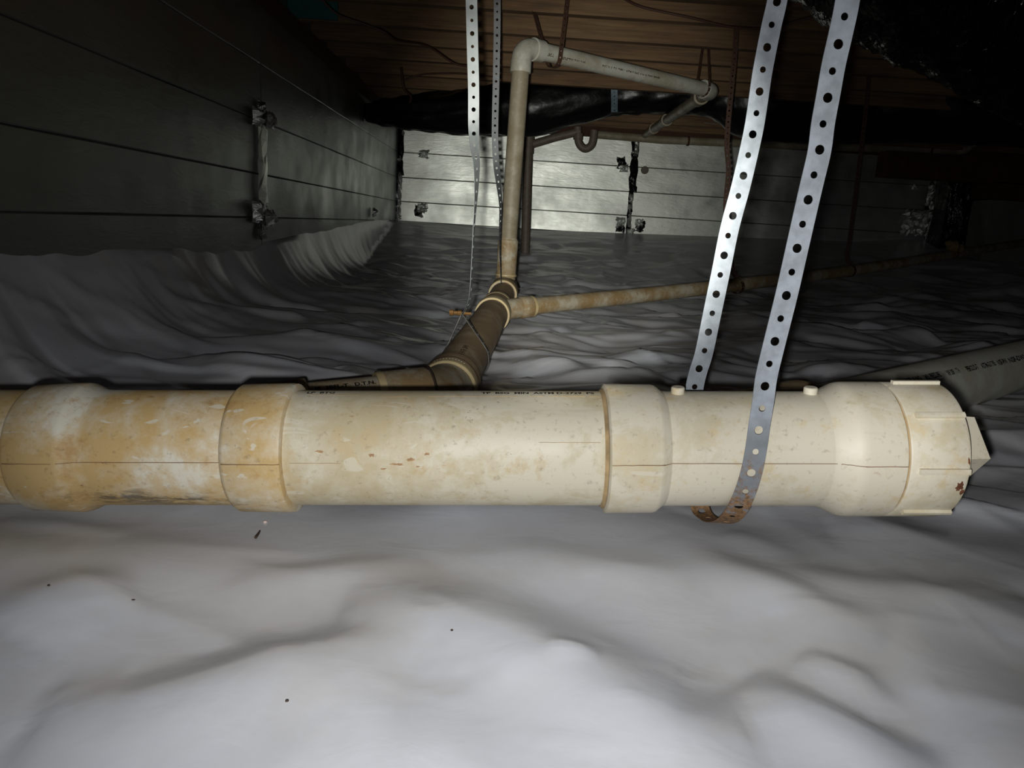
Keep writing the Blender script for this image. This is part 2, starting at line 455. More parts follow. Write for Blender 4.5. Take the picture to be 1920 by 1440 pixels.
# ------------------------------------------------------------------ numpy noise
_perm = rng.permutation(512)
def _grad(ix, iy, seed):
    h = _perm[(ix + seed * 37) & 511]; h = _perm[(h + iy + seed * 91) & 511]
    t = h * (2 * np.pi / 512.0); return np.cos(t), np.sin(t)
def perlin(x, y, seed=0):
    ix, iy = np.floor(x).astype(int), np.floor(y).astype(int); fx, fy = x - ix, y - iy
    ux, uy = fx ** 3 * (fx * (fx * 6 - 15) + 10), fy ** 3 * (fy * (fy * 6 - 15) + 10)
    def d(i, j):
        gx, gy = _grad(ix + i, iy + j, seed); return gx * (fx - i) + gy * (fy - j)
    return (d(0, 0) * (1 - ux) + d(1, 0) * ux) * (1 - uy) + (d(0, 1) * (1 - ux) + d(1, 1) * ux) * uy
def ss(a, b, x):
    t = np.clip((x - a) / (b - a), 0, 1); return t * t * (3 - 2 * t)

# ================================================================== SETTING
YB = 6.3                                                   # far wall plane
XL = at(745, 330, YB).x                                    # left wall plane
XR = 5.2; YF = -0.9
ZJ = HC + .75                                              # underside of the joists
print('XL', XL, 'floor corner', at(745, 412, YB))

# heights where the sheet stops on the walls, read off the photo
lw = [atx(x, y, XL) for x, y in ((0, 473), (112, 468), (305, 466), (403, 462), (487, 456), (553, 441), (640, 424), (700, 412))]
lw_y = np.array([p.y for p in lw]); lw_z = np.array([p.z for p in lw])
bw = [at(x, y, YB) for x, y in ((750, 413), (945, 428), (1175, 437), (1600, 452), (1735, 447), (1920, 470))]
bw_x = np.array([p.x for p in bw]); bw_z = np.array([p.z for p in bw])

FOLDS = [  # pixel polyline of the crest, near width, far width, height
    ([(0, 1160), (80, 1120), (165, 1098), (260, 1085)], .05, .016, .010),
    ([(60, 1295), (250, 1288), (400, 1256), (525, 1228), (620, 1212), (760, 1215)], .07, .018, .016),
    ([(640, 1120), (760, 1128), (880, 1150), (975, 1195), (1110, 1262), (1260, 1340), (1420, 1352)], .05, .03, .016),
    ([(1250, 1000), (1340, 1045), (1440, 1100), (1540, 1146), (1660, 1192)], .035, .014, .011),
    ([(1440, 1050), (1610, 1088), (1760, 1115), (1935, 1122)], .04, .014, .010),
    ([(1400, 1240), (1560, 1318), (1685, 1378), (1780, 1425)], .04, .012, .014),
    ([(1500, 1203), (1610, 1252), (1675, 1300)], .025, .008, .009),
    ([(1560, 985), (1700, 1003), (1830, 1035), (1960, 1090)], .08, .03, .020),
    ([(1370, 990), (1440, 1020), (1520, 1048)], .03, .010, .008),
    ([(1020, 1220), (1070, 1226), (1120, 1232)], .012, .006, .004),
    ([(900, 1010), (1000, 1020), (1120, 1045), (1300, 1078)], .03, .014, .007),
    ([(430, 1062), (560, 1056), (700, 1044), (800, 1034)], .03, .012, .006),
    ([(0, 960), (120, 968), (240, 985)], .02, .01, .008),
    ([(940, 660), (1010, 668), (1100, 700), (1180, 704), (1330, 690)], .06, .02, .018),
    ([(380, 690), (520, 686), (620, 692)], .06, .02, .014),
    ([(0, 600), (60, 620), (115, 642)], .08, .02, .020),
    ([(150, 630), (225, 652)], .06, .02, .016),
    ([(1600, 522), (1780, 538), (1930, 530)], .12, .03, .022),
    ([(1590, 552), (1700, 575), (1800, 578), (1930, 592)], .10, .03, .022),
    ([(480, 612), (620, 622), (760, 632), (840, 636)], .08, .02, .018),
    ([(1780, 862), (1850, 858), (1960, 860)], .04, .012, .012),
]
_rp = random.Random(5)
PUCKERS = []
for _ in range(46):
    _y = _rp.uniform(.33, .68); PUCKERS.append((_rp.uniform(-.7, .7) * _y * 1.1, _y, _rp.gauss(-.35, .5), _rp.uniform(.008, .035), _rp.uniform(.002, .005), _rp.uniform(.0006, .0018)))
for _ in range(60):
    _y = _rp.uniform(.85, 2.2); PUCKERS.append((_rp.uniform(-.7, .75) * _y, _y, _rp.gauss(-.1, .35), _rp.uniform(.05, .16), _rp.uniform(.006, .014), _rp.uniform(.003, .008)))
def seg_fold(X, Y, pts, wn, wf, h):
    P = [(atz(x, y).x, atz(x, y).y) for x, y in pts]
    best = np.full(X.shape, 1e9); sgn = np.zeros(X.shape); along = np.zeros(X.shape); tot = 0
    for (x0, y0), (x1, y1) in zip(P, P[1:]):
        dx, dy = x1 - x0, y1 - y0; L = math.hypot(dx, dy)
        tr = ((X - x0) * dx + (Y - y0) * dy) / (L * L); t = np.clip(tr, 0, 1)
        qx, qy = X - (x0 + t * dx), Y - (y0 + t * dy); d = np.hypot(qx, qy)
        s = np.sign(dx * (Y - y0) - dy * (X - x0))
        k = d < best; best = np.where(k, d, best); sgn = np.where(k, s, sgn); along = np.where(k, tot + t * L, along); tot += L
    prof = np.where(sgn < 0, np.exp(-(best / wn) ** 2), np.exp(-(best / (2.1 * wf)) ** 2))
    f = np.sin(np.clip(along / tot, 0, 1) * np.pi) ** .6
    return 1.15 * h * prof * f
def ridged(X, Y, fx, fy, ang, seed, sharp=6.0):
    c, s_ = math.cos(ang), math.sin(ang)
    U = (X * c + Y * s_) * fx; W_ = (-X * s_ + Y * c) * fy
    U = U + .6 * perlin(X * 1.7, Y * 1.7, seed + 5); W_ = W_ + .5 * perlin(X * 2.3, Y * 2.3, seed + 9)
    n = perlin(U, W_, seed)
    return np.clip(1 - np.abs(n) * sharp * .5, 0, 1) ** 1.5
def facets(X, Y, sx, sy, ang, seed, slope, k=9.0):
    """creased sheet: nearly flat tilted facets meeting in sharp folds"""
    c, s_ = math.cos(ang), math.sin(ang)
    U = (X * c + Y * s_) / sx; W_ = (-X * s_ + Y * c) / sy
    U = U + .5 * perlin(X * 2.1, Y * 2.1, seed + 5); W_ = W_ + .5 * perlin(X * 2.3, Y * 2.3, seed + 9)
    iu, iw = np.floor(U).astype(int), np.floor(W_).astype(int)
    num = np.zeros(X.shape); den = np.zeros(X.shape) + 1e-12
    for a in (-1, 0, 1):
        for b in (-1, 0, 1):
            u, v = iu + a, iw + b
            h0 = _perm[(u + seed * 37) & 511]; h1 = _perm[(h0 + v) & 511]; h2 = _perm[(h1 + 77) & 511]; h3 = _perm[(h2 + 31) & 511]; h4 = _perm[(h3 + 13) & 511]
            du, dw = U - (u + .5 + .8 * (h1 / 512. - .5)), W_ - (v + .5 + .8 * (h2 / 512. - .5))
            w8 = np.exp(-k * (du * du + dw * dw)); num += w8 * ((h3 / 512. - .5) * 2 * du * sx + (h4 / 512. - .5) * 2 * dw * sy * 1.3 + (h2 / 512. - .5) * .3 * sy); den += w8
    return slope * num / den
def floor_h(X, Y):
    z = .022 * perlin(X * 1.5 + 3, Y * 1.8, 1) + .010 * perlin(X * 3.4, Y * 5.0 + 2, 2)
    near = 1 - ss(.75, 1.1, Y)
    z = z * (.35 + .65 * ss(.6, 1.5, Y))
    z += near * (.006 * perlin(X * 7, Y * 9, 3))
    far = ss(.72, 1.0, Y)
    z += far * (facets(X, Y, .50, .20, .15, 4, .13) + facets(X, Y, .26, .085, -.3, 8, .075, 12)
                + .009 * ridged(X, Y, .8, 2.6, .12, 4, 14) + .006 * ridged(X, Y, 1.4, 4.0, -.35, 6, 16) - .006)
    z += near * (facets(X, Y, .40, .24, -.5, 13, .10, 5) + .0022 * ridged(X, Y, 2.5, 6.0, -.5, 21, 12))
    for f in FOLDS: z += seg_fold(X, Y, *f)
    for (cx, cy, an, hl, hw, hh) in PUCKERS:
        dx, dy = X - cx, Y - cy; u = dx * math.cos(an) + dy * math.sin(an); t = -dx * math.sin(an) + dy * math.cos(an)
        z += hh * np.exp(-(u / hl) ** 2) * np.exp(-np.abs(t / hw) ** 1.3)
    # hollow under the run of pipe that leads away
    z -= .03 * np.exp(-((X + .09 + .0 * Y) / .22) ** 2) * ss(.95, 1.25, Y) * (1 - ss(2.2, 3.2, Y))
    z -= .024 * (1 - ss(.36, .68, Y)) * ss(-.2, .1, Y)
    # the sheet lies under the big drain: keep it below the barrel there
    dpipe = np.exp(-((Y - .72) / .09) ** 2)
    z = z * (1 - .75 * dpipe) - dpipe * (.004 + .010 * ss(.3, -.5, X))
    # up the walls
    zl = np.interp(Y, lw_y, lw_z); wl = 1 - np.clip((X - XL) / np.interp(Y, [0, 2, 4.5, YB], [.36, .34, .20, .12]), 0, 1)
    wig = 1 + (.22 * perlin(Y * 1.7, X * 2, 30) + .06 * perlin(Y * 6, X * 6, 31)) * (1 - .85 * ss(2.2, 3.8, Y))
    up = np.clip(wl * wig, 0, 1) ** 3.2
    zb = np.interp(X, bw_x, bw_z); wb = 1 - np.clip((YB - Y) / 2.2, 0, 1)
    upb = np.clip(wb, 0, 1) ** 1.35
    z = z * (1 - np.maximum(up, upb)) + np.maximum(zl * up, zb * upb)
    # pleats running up the left wall
    pl = np.clip(1 - np.abs(perlin(Y * 2.6 + 1.6 * wl, wl * 1.2, 40)) * 9, 0, 1) ** 2 * ss(-.1, .3, perlin(Y * 1.3, Y * 0 + .5, 44))
    return z + 0.010 * (1 - .7 * ss(2.2, 3.8, Y)) * pl * up * (1 - up) * 4
def axis_(*parts):
    out = []
    for a, b, s in parts: out += list(np.arange(a, b, s))
    return np.array(out + [parts[-1][1]])
gx = axis_((XL, XL + .42, .010), (XL + .42, .75, .007), (.75, 1.6, .014), (1.6, XR, .03))
gy = axis_((YF, .2, .03), (.2, 1.5, .007), (1.5, 3.2, .013), (3.2, YB - .36, .025), (YB - .36, YB - .01, .012))
GX, GY = np.meshgrid(gx, gy)
GZ = floor_h(GX, GY)
# along the left wall pull pleats outwards
nx, ny = len(gx), len(gy)
co = np.stack([GX, GY, GZ], -1).reshape(-1, 3)
idx = np.arange(nx * ny).reshape(ny, nx)
quads = np.stack([idx[:-1, :-1], idx[:-1, 1:], idx[1:, 1:], idx[1:, :-1]], -1).reshape(-1, 4)
me = bpy.data.meshes.new('floor')
me.vertices.add(len(co)); me.vertices.foreach_set('co', co.ravel().astype(np.float32))
me.loops.add(quads.size); me.loops.foreach_set('vertex_index', quads.ravel().astype(np.int32))
me.polygons.add(len(quads)); me.polygons.foreach_set('loop_start', np.arange(0, quads.size, 4, dtype=np.int32))
me.update(calc_edges=True); me.shade_smooth(); me.materials.append(M_sheet)
fl = bpy.data.objects.new('floor', me); COL.objects.link(fl); fl['kind'] = 'structure'
fl['label'] = 'wrinkled white plastic sheet spread over the crawl space ground'
def fz(x, y): return float(floor_h(np.array([[x]]), np.array([[y]]))[0, 0])
print('floor verts', len(co))

# walls -----------------------------------------------------------
def panel_mesh(name, p00, du, dv, nrm, w_, h_, m, parent, seed, amp=.004, res=.08, th=.02):
    us = [0, .003] + list(np.linspace(.02, w_ - .02, max(2, int(w_ / res)))) + [w_ - .003, w_]
    vv = [0, .003] + list(np.linspace(.02, h_ - .02, max(2, int(h_ / .03)))) + [h_ - .003, h_]
    nu, nv = len(us) - 1, len(vv) - 1
    vs = []
    for j in range(nv + 1):
        for i in range(nu + 1):
            u, v = us[i], vv[j]
            e = 0 < i < nu and 0 < j < nv
            k = amp * float(perlin(np.array([u * 3 + seed]), np.array([v * 5 + seed * 3.3]), 50)[0]) + (0 if e else -.0025)
            vs.append(p00 + du * u + dv * v + nrm * k)
    fs = []
    for j in range(nv):
        for i in range(nu):
            a = j * (nu + 1) + i; fs.append((a, a + 1, a + nu + 2, a + nu + 1))
    b = len(vs); ring = [0, nu, (nv + 1) * (nu + 1) - 1, nv * (nu + 1)]
    vs += [vs[k] - nrm * th for k in ring]
    return mesh_obj(name, vs, fs, m, parent, angle=30)
def zrow(x, ys): return [at(x, y, YB).z for y in ys]
zc = zrow(1000, (431, 393, 348, 301)) + [zrow(1000, (248,))[0], ZJ + .16]
zc[0] = -.05 + 0.0; zc.insert(1, HC - .035)
# far wall
wb_ = thing('wall_back', 'foil-faced far wall of the crawl space with a taped seam in the middle', None, (0, YB + .03, 0), kind='structure')
box('block_backing', XL - .15, XR, YB + .02, YB + .12, -.1, ZJ + .2, M_conc, wb_)
xs = [XL + .01, at(1183, 350, YB).x, at(1743, 400, YB).x, at(1768, 400, YB).x]
gap = .0018
for c in range(3):
    for k in range(len(zc) - 1):
        a, b = xs[c] + gap, xs[c + 1] - gap
        panel_mesh('foil_panel', V((a, YB, zc[k] + gap)), V((1, 0, 0)), V((0, 0, 1)), V((0, -1, 0)), b - a, zc[k + 1] - zc[k] - 2 * gap, M_foil, wb_, c * 7 + k)
# left wall
wl_ = thing('wall_left', 'dark foil-faced wall running away on the left', None, (XL - .03, 2.5, 0), kind='structure')
box('block_backing', XL - .12, XL - .02, YF, YB + .1, -.1, ZJ + .2, M_conc, wl_)
ys_ = [YF, .55, atx(490, 300, XL).y, YB - .01]
for c in range(3):
    for k in range(len(zc) - 1):
        a, b = ys_[c] + gap, ys_[c + 1] - gap
        panel_mesh('foil_panel', V((XL, a, zc[k] + .0006)), V((0, 1, 0)), V((0, 0, 1)), V((1, 0, 0)), b - a, zc[k + 1] - zc[k] - .0012, M_foil_shaded, wl_, c * 5 + k + 30, res=.08)
wr_ = thing('wall_right', 'dark block wall closing the right side of the crawl space', None, (XR + .05, 2.5, 0), kind='structure')
box('block_backing', XR, XR + .1, YF, YB + .1, -.1, ZJ + .2, M_conc, wr_)

def crumple(name, c, du, dv, nrm, w_, h_, m, parent, seed, amp=.02, n=(10, 10), rag=.12):
    rr = random.Random(seed); vs, fs = [], []
    for j in range(n[1] + 1):
        for i in range(n[0] + 1):
            u = (i / n[0] - .5) * w_; v = (j / n[1] - .5) * h_
            edge = i in (0, n[0]) or j in (0, n[1])
            u += rr.uniform(-.4, .4) * w_ / n[0] + (rr.uniform(-rag, rag) * w_ if edge else 0); v += rr.uniform(-.4, .4) * h_ / n[1] + (rr.uniform(-rag, rag) * h_ * .5 if edge else 0)
            vs.append(c + du * u + dv * v + nrm * (rr.uniform(0, amp) if not edge else 0))
    for j in range(n[1]):
        for i in range(n[0]):
            a = j * (n[0] + 1) + i; q = (a, a + 1, a + n[0] + 2, a + n[0] + 1)
            fs += [q[:3], (q[0], q[2], q[3])]
    return mesh_obj(name, vs, fs, m, parent, smooth=False)
X1, Y1, Z1 = V((1, 0, 0)), V((0, 1, 0)), V((0, 0, 1))
def on_wall(px, py): return at(px, py, YB - .012)
# corner tape, middle seam tape, right seam tape
def band(px0, py0, px1, py1, wpx, m, seed, amp, n, name='seam_tape'):
    a, b = on_wall(px0, py0), on_wall(px1, py1); c = (a + b) / 2; d = (b - a)
    return crumple(name, c, d.normalized().cross(Y1), d.normalized(), -Y1, wpx * YB / F, d.length, m, wb_, seed, amp, n, .06)
band(752, 236, 751, 330, 10, M_blacktape, 1, .02, (3, 12)); band(750, 325, 747, 412, 8, M_shiny, 2, .03, (3, 14))
band(1191, 266, 1186, 362, 13, M_blacktape, 3, .02, (3, 12)); band(1187, 300, 1177, 438, 9, M_blacktape, 5, .02, (3, 12))
band(1193, 266, 1191, 300, 8, M_shiny, 4, .03, (3, 8)); band(1184, 362, 1178, 437, 8, M_shiny, 6, .03, (3, 14))
band(1746, 346, 1737, 442, 6, M_blacktape, 7, .01, (3, 8))
band(1741, 380, 1741, 400, 14, M_blacktape, 17, .02, (4, 5))
crumple('foil_patch', on_wall(1752, 394), X1, Z1, -Y1, .16, .42, M_shiny, wb_, 8, .03, (10, 20), .04)
crumple('foil_patch', on_wall(1716, 418), X1, Z1, -Y1, .20, .20, M_shiny, wb_, 9, .04, (10, 10))
for i, (x, y, s) in enumerate(((795, 289, 17), (791, 390, 20), (1170, 316, 16), (1164, 416, 18), (1198, 417, 15), (1716, 351, 12), (1722, 400, 10), (1182, 434, 14), (747, 408, 10), (748, 300, 7), (1189, 285, 9))):
    crumple('foil_patch', on_wall(x, y), X1, Z1, -Y1, s * YB / F, s * .85 * YB / F, M_shiny, wb_, 20 + i, .035, (7, 7))
for i, (x, y) in enumerate(((1165, 305), (1163, 425), (1200, 424), (786, 396))):
    crumple('tape_scrap', at(x, y, YB - .006), X1, Z1, -Y1, .07, .09, M_blacktape, wb_, 50 + i, .01, (5, 5))
c = on_wall(1209, 319); lathe('vent_disc', c, -Y1, [(-.01, .031), (.004, .031), (.008, .026)], M_dull, wb_, 24)
# left wall seam
cy = atx(492, 300, XL).y
for (y0, y1, m, sd) in ((190, 240, M_blacktape, 60), (240, 380, M_foil, 61), (380, 450, M_blacktape, 62)):
    a, b = atx(494, y0, XL + .012), atx(492, y1, XL + .012)
    crumple('seam_tape', (a + b) / 2, Y1, Z1, X1, .10, abs(a.z - b.z), m, wl_, sd, .006, (3, 8), .04)
for i, (x, y) in enumerate(((480, 218), (507, 225), (480, 402), (505, 408), (480, 392), (700, 398))):
    crumple('foil_patch', atx(x, y, XL + .014), Y1, Z1, X1, .08, .06, M_shiny, wl_, 70 + i, .03, (6, 5))

# ceiling: deck + joists
ce = thing('ceiling', 'underside of the floor above with rows of brown joists', None, (1, 3, ZJ), kind='structure')
box('subfloor_deck', XL - .1, XR, YF, YB + .1, ZJ + .2, ZJ + .23, M_deck, ce)
jy = [.28, .66, 1.02, 1.36, 1.7, 2.02, 2.34, 2.66, 2.90, 3.24, 3.6, 3.9, 4.32, 4.7, 5.1, 5.5, 5.9]
rj = random.Random(3)
for i, y in enumerate(jy):
    dz = rj.uniform(-.006, .006)
    j = box('joist', XL, XR, y, y + .042, ZJ + dz, ZJ + .2, M_wood, ce)
    if i in (8, 9):
        a = at(400, 20, y).x; b = at(620 if i == 8 else 634, 40, y).x
        box('painted_board', XL + .002, b, y - .012, y - .001, ZJ + .002, ZJ + .19, M_teal, j)
box('sill_beam', XL - .02, XL + .04, YF, YB, ZJ - .045, ZJ + .0, M_darkwood, ce)
sb = box('sill_beam', XL, XR, YB - .06, YB + .02, at(1190, 262, YB).z, at(1190, 240, YB).z, M_darkwood, ce)

# ================================================================== MAIN DRAIN
O = dp(960, 839.5, .744); A = (dp(1700, 841, .744) - dp(250, 838, .744)).normalized()
fa, fn1, fn2 = frame(A)       # n1 toward?, n2 up
if fn1.y > 0: print('n1 flipped', fn1)
def onp(s, phi, r):           # phi 0 = facing the camera horizontally, 90 = up
    t = math.radians(phi); return O + fa * s + (V((0, -1, 0)) - fa * fa.dot(V((0, -1, 0)))).normalized() * math.cos(t) * r + fn2 * math.sin(t) * r
R = .0568
main = thing('main_drain_pipe', 'thick cream plastic drain pipe with fittings and a screw cap, crossing the whole picture', 'pipe', O - V((0, 0, R)))
lathe('pipe_barrel', O, A, [(-.80, R), (-.45, R)], M_golden, main)
lathe('branch_fitting', O, A, [(-.470, .0600), (-.4655, .0628), (-.4200, .0640), (-.4165, .0632), (-.404, .0575), (-.395, .0570), (-.268, .0570)], M_golden, main)
lathe('pipe_hub', O, A, [(-.270, .0580), (-.2675, .0610), (-.2640, .0634), (-.216, .0640), (-.2130, .0634), (-.2120, .0610), (-.2118, .0560)], M_golden, main)
lathe('pipe_barrel', O, A, [(-.2125, R), (.094, R)], M_main, main, close=(False, False))
lathe('joint_gap', O, A, [(.0860, R + .0004), (.0892, R + .0028), (.0896, R)], M_gap, main, close=(False, False))
lathe('pipe_hub', O, A, [(.0895, R), (.0900, .0615), (.0915, .0640), (.1370, .0636), (.1400, .0628), (.1470, .0572), (.1480, .0568)], M_white, main)
clean = thing
lathe('pipe_barrel', O, A, [(.147, .0568), (.300, .0570)], M_white, main, close=(False, False))
lathe('cleanout_adapter', O, A, [(.298, .0570), (.303, .0578), (.3170, .0645), (.3215, .0662), (.3270, .0667), (.3600, .0667), (.3608, .0660), (.3610, .058)], M_white, main)
lathe('joint_gap', O, A, [(.3600, .0640), (.3640, .0640)], M_gap, main, close=(False, False))
cap = lathe('screw_cap', O, A, [(.3630, .058), (.3632, .0655), (.3645, .0664), (.4150, .0664), (.4172, .0655), (.4182, .0635), (.4184, .02)], M_white, main)
for k in range(8):            # grip ribs
    ph = 16.9 + 27 + 45 * k
    c0, c1 = onp(.3705, ph, .0669), onp(.4160, ph, .0669)
    rad = (onp(.37, ph, 1) - onp(.37, ph, 0)).normalized(); tg = fa.cross(rad)
    vs = []
    for cc, e in ((c0, 1), (c1, 1)):
        for (p, q) in ((-.0028, -.002), (-.0026, .0024), (0, .0030), (.0026, .0024), (.0028, -.002)): vs.append(cc + tg * p + rad * q)
    fs = [(i, i + 1, i + 6, i + 5) for i in range(4)] + [(0, 5, 9, 4), (0, 1, 2, 3, 4)[::-1], (5, 6, 7, 8, 9)]
    mesh_obj('grip_rib', vs, fs, M_white, cap, angle=40)
# square wrench boss
vs = []
for s, q in ((.416, .036), (.418, .0355), (.4565, .0325), (.4575, .031)):
    for k in range(4): vs.append(onp(s, 16.9 - 17 + 90 * k, q))
fs = [(i * 4 + k, i * 4 + (k + 1) % 4, i * 4 + 4 + (k + 1) % 4, i * 4 + 4 + k) for i in range(3) for k in range(4)] + [(0, 1, 2, 3), (15, 14, 13, 12)]
mesh_obj('square_boss', vs, fs, M_white, cap, smooth=False)
# lugs on top of the barrel
for s in (at(1275, 724, .72).x - O.x, at(1521, 726, .72).x - O.x):
    c = onp(s, 88, .0545); lathe('lug', c, onp(s, 88, 1) - onp(s, 88, 0), [(-.002, .0066), (.0075, .0066), (.0085, .0058)], M_white, main, 20)
# mould seam: thin raised flash line along the fittings
def seam(s0, s1, ro, ph=2.5, nm='mould_seam', m=None):
    n = 8; rr = random.Random(int(s0 * 1000)); vs = []
    for i in range(n + 1):
        s = s0 + (s1 - s0) * i / n; r = ro(s) if callable(ro) else ro; j = rr.uniform(-.15, .15)
        for d, e in ((-.42, -.001), (-.2, .0005), (.2, .0005), (.42, -.001)): vs.append(onp(s, ph + d + j, r + e))
    fs = [(i * 4 + k, i * 4 + k + 1, i * 4 + k + 5, i * 4 + k + 4) for i in range(n) for k in range(3)]
    mesh_obj(nm, vs, fs, m or M_seam, main)
seam(-.466, -.42, .0634); seam(-.417, -.404, lambda s: .0632 - (s + .417) / .013 * .0057); seam(-.404, -.268, .0571); seam(-.266, -.2125, .0638)
seam(.0915, .140, .0638); seam(.140, .147, lambda s: .0628 - (s - .14) / .007 * .0056); seam(.147, .300, .0570)
seam(.303, .321, lambda s: .0578 + (s - .303) / .018 * .0084); seam(.321, .3600, .0667)
for x0_, x1_ in ((800, 972), (994, 1020), (1029, 1049), (1053, 1099), (1105, 1129)):
    k_ = (.744 - .038) / F; seam((x0_ - 960) * k_, (x1_ - 960) * k_, R - .0003, 77, 'scratch_line', M_gap)
for x0_, x1_, ph_ in ((560, 660, 79), (1010, 1125, 22), (545, 640, 2), (700, 760, 76)):
    k_ = (.744 - .052) / F; seam((x0_ - 960) * k_, (x1_ - 960) * k_, R - .0003, ph_, 'scratch_line', M_gap)
# mud patch on the cap's edge and dirt on fittings: thin irregular flakes of real mud
def flake(name, s, ph, ls, lp, r, m, parent, seed, n=18):
    rr = random.Random(seed); vs = [onp(s, ph, r + .0009)]
    for k in range(n):
        t = 2 * PI * k / n; q = rr.uniform(.45, 1.0)
        vs.append(onp(s + ls * q * math.cos(t), ph + lp * q * math.sin(t), r + .0003))
    mesh_obj(name, vs, [(0, 1 + k, 1 + (k + 1) % n) for k in range(n)], m, parent, smooth=True, angle=0)
flake('mud_patch', .4105, -14, .0045, 6.0, .0664, M_dirt, cap, 3); flake('mud_patch', .4145, -20, .0030, 4.5, .0662, M_dirt, cap, 8)
flake('mud_patch', .4150, 7, .0014, 4, .0664, M_dirt, cap, 4)
for i, (x, y, a_, b_) in enumerate(((600, 846, .006, 1.6), (697, 852, .005, 2.6), (745, 868, .010, 1.6), (770, 860, .006, 2.2), (800, 850, .004, 1.8), (783, 872, .003, 1.0), (718, 876, .004, 1.0))):
    s = (x - 960) / F * (.744 - R); ph = 16.9 + math.degrees(math.asin((839 - y) / 107.0))
    flake('rust_stain', s, ph, a_ * .9, b_ * 1.0, R - .0004, flat('rust_stain_%d' % i, rgb(172, 136, 96), .8, nz=.3, nscale=300), main, 30 + i, 22)
# ink print and small marks
text_on_pipe('ink_print', 'TP  BSG  MIN  ASTM D-2729  PS', O, A, R, -.030, math.radians(97), .008, M_ink, main)
text_on_pipe('ink_print', 'LP  BTG', O, A, R, -.200, math.radians(97), .008, M_ink, main)

# ================================================================== STRAP UNDER THE MAIN DRAIN
fr = [(1600, -75, .640), (1588, 7, .643), (1576, 64, .645), (1563, 121, .646), (1553, 177, .647), (1543, 232, .648), (1536, 285, .648), (1520, 353, .649), (1497, 454, .650), (1475, 551, .650), (1452, 643, .650),
      (1437, 706, .650), (1431, 751, .650), (1424, 795, .650), (1418, 839, .650), (1410, 881, .650), (1399, 918, .654), (1385, 950, .664), (1368, 973, .684), (1348, 980, .716), (1330, 973, .748), (1313, 953, .775), (1302, 890, .792)]
rb = [(1298, 800, .792), (1302, 728, .792), (1309, 697, .792), (1320, 661, .792), (1336, 584, .79), (1352, 507, .79), (1368, 428, .79), (1389, 349, .79), (1408, 267, .79), (1416, 226, .79), (1430, 132, .788), (1446, 50, .785), (1456, 7, .783), (1468, -60, .775)]
P1 = [at(*p) for p in fr]; P2 = [at(*p) for p in rb]
SX = (A).normalized()
sd = [SX] * len(P1); 
for i, k in ((14, .05), (15, .1), (16, .22), (17, .4), (18, .55), (19, .5), (20, .35), (21, .2), (22, .1)):
    sd[i] = (SX + V((0, -k * .8, k * .2))).normalized()
top1 = [V((P1[0].x + .03, .652, ZJ + .09)), V((P1[0].x + .022, .650, ZJ - .15))]
top2 = [V((P2[-1].x + .022, .71, ZJ - .12)), V((P2[-1].x + .030, .704, ZJ + .09))]
stp = strap('pipe_hanger_strap', top1 + P1 + P2 + top2, [SX] * 2 + sd + [SX] * (len(P2) + 2), .0195, M_galv, None, phase=1, r1=.0040, r2=.0030)
tag(stp, 'pale galvanised perforated strap looped under the capped end of the thick cream drain', 'strap')

# ================================================================== RUN LEADING AWAY
r3, h3 = .0445, .0505
B0 = at(838, 731, 1.22); B1 = at(925, 587, 2.15); B2 = at(944, 549, 2.62)
run = thing('branch_drain_run', 'mud-brown drain pipe leading away towards the upright pipe, with cream ringed fittings', 'pipe', B0 - V((0, 0, r3)))
d01 = (B1 - B0).normalized(); L01 = (B1 - B0).length
def hub(name, o, d, s0, s1, r_out, r_in, m, parent, rim=True, seg=40):
    """a socket from s0 to s1 whose mouth (at s0) shows its rim"""
    h = lathe(name, o, d, [(s0 + .004, r_out - .001), (s0 + .006, r_out), (s1 - .006, r_out), (s1, r_in + .001), (s1 + .003, r_in)], m, parent, seg)
    if rim: lathe('socket_rim', o, d, [(s0 + .012, r_in), (s0, r_in + .0002), (s0 - .0004, r_out - .0008), (s0 + .002, r_out + .0003), (s0 + .010, r_out + .0004)], M_rim, h, seg, (False, False))
    return h
hub('pipe_hub', B0, d01, 0, .075, h3, r3, M_brown, run)
lathe('socket_groove', B0, d01, [(.030, h3 + .0004), (.032, h3 + .0010), (.034, h3 + .0004)], M_darkdirt, run, 40, (False, False))
straight('pipe_barrel', B0 + d01 * .06, B1, r3, M_brown, run)
hub('pipe_hub', B1, d01, -.045, .03, h3, r3, M_tan, run)
lathe('tee_fitting', B1, d01, [(.02, r3 + .003), (.17, r3 + .003)], M_brown, run, 40)
hub('pipe_hub', B1, d01, .10, .16, h3 - .002, r3, M_tan, run)
d12 = (B2 - B1).normalized()
straight('pipe_barrel', B1 + d12 * .12, B2, r3 * .93, M_brown, run)
hub('pipe_hub', B2, d12, -.05, .10, h3 - .001, r3, M_tan, run)
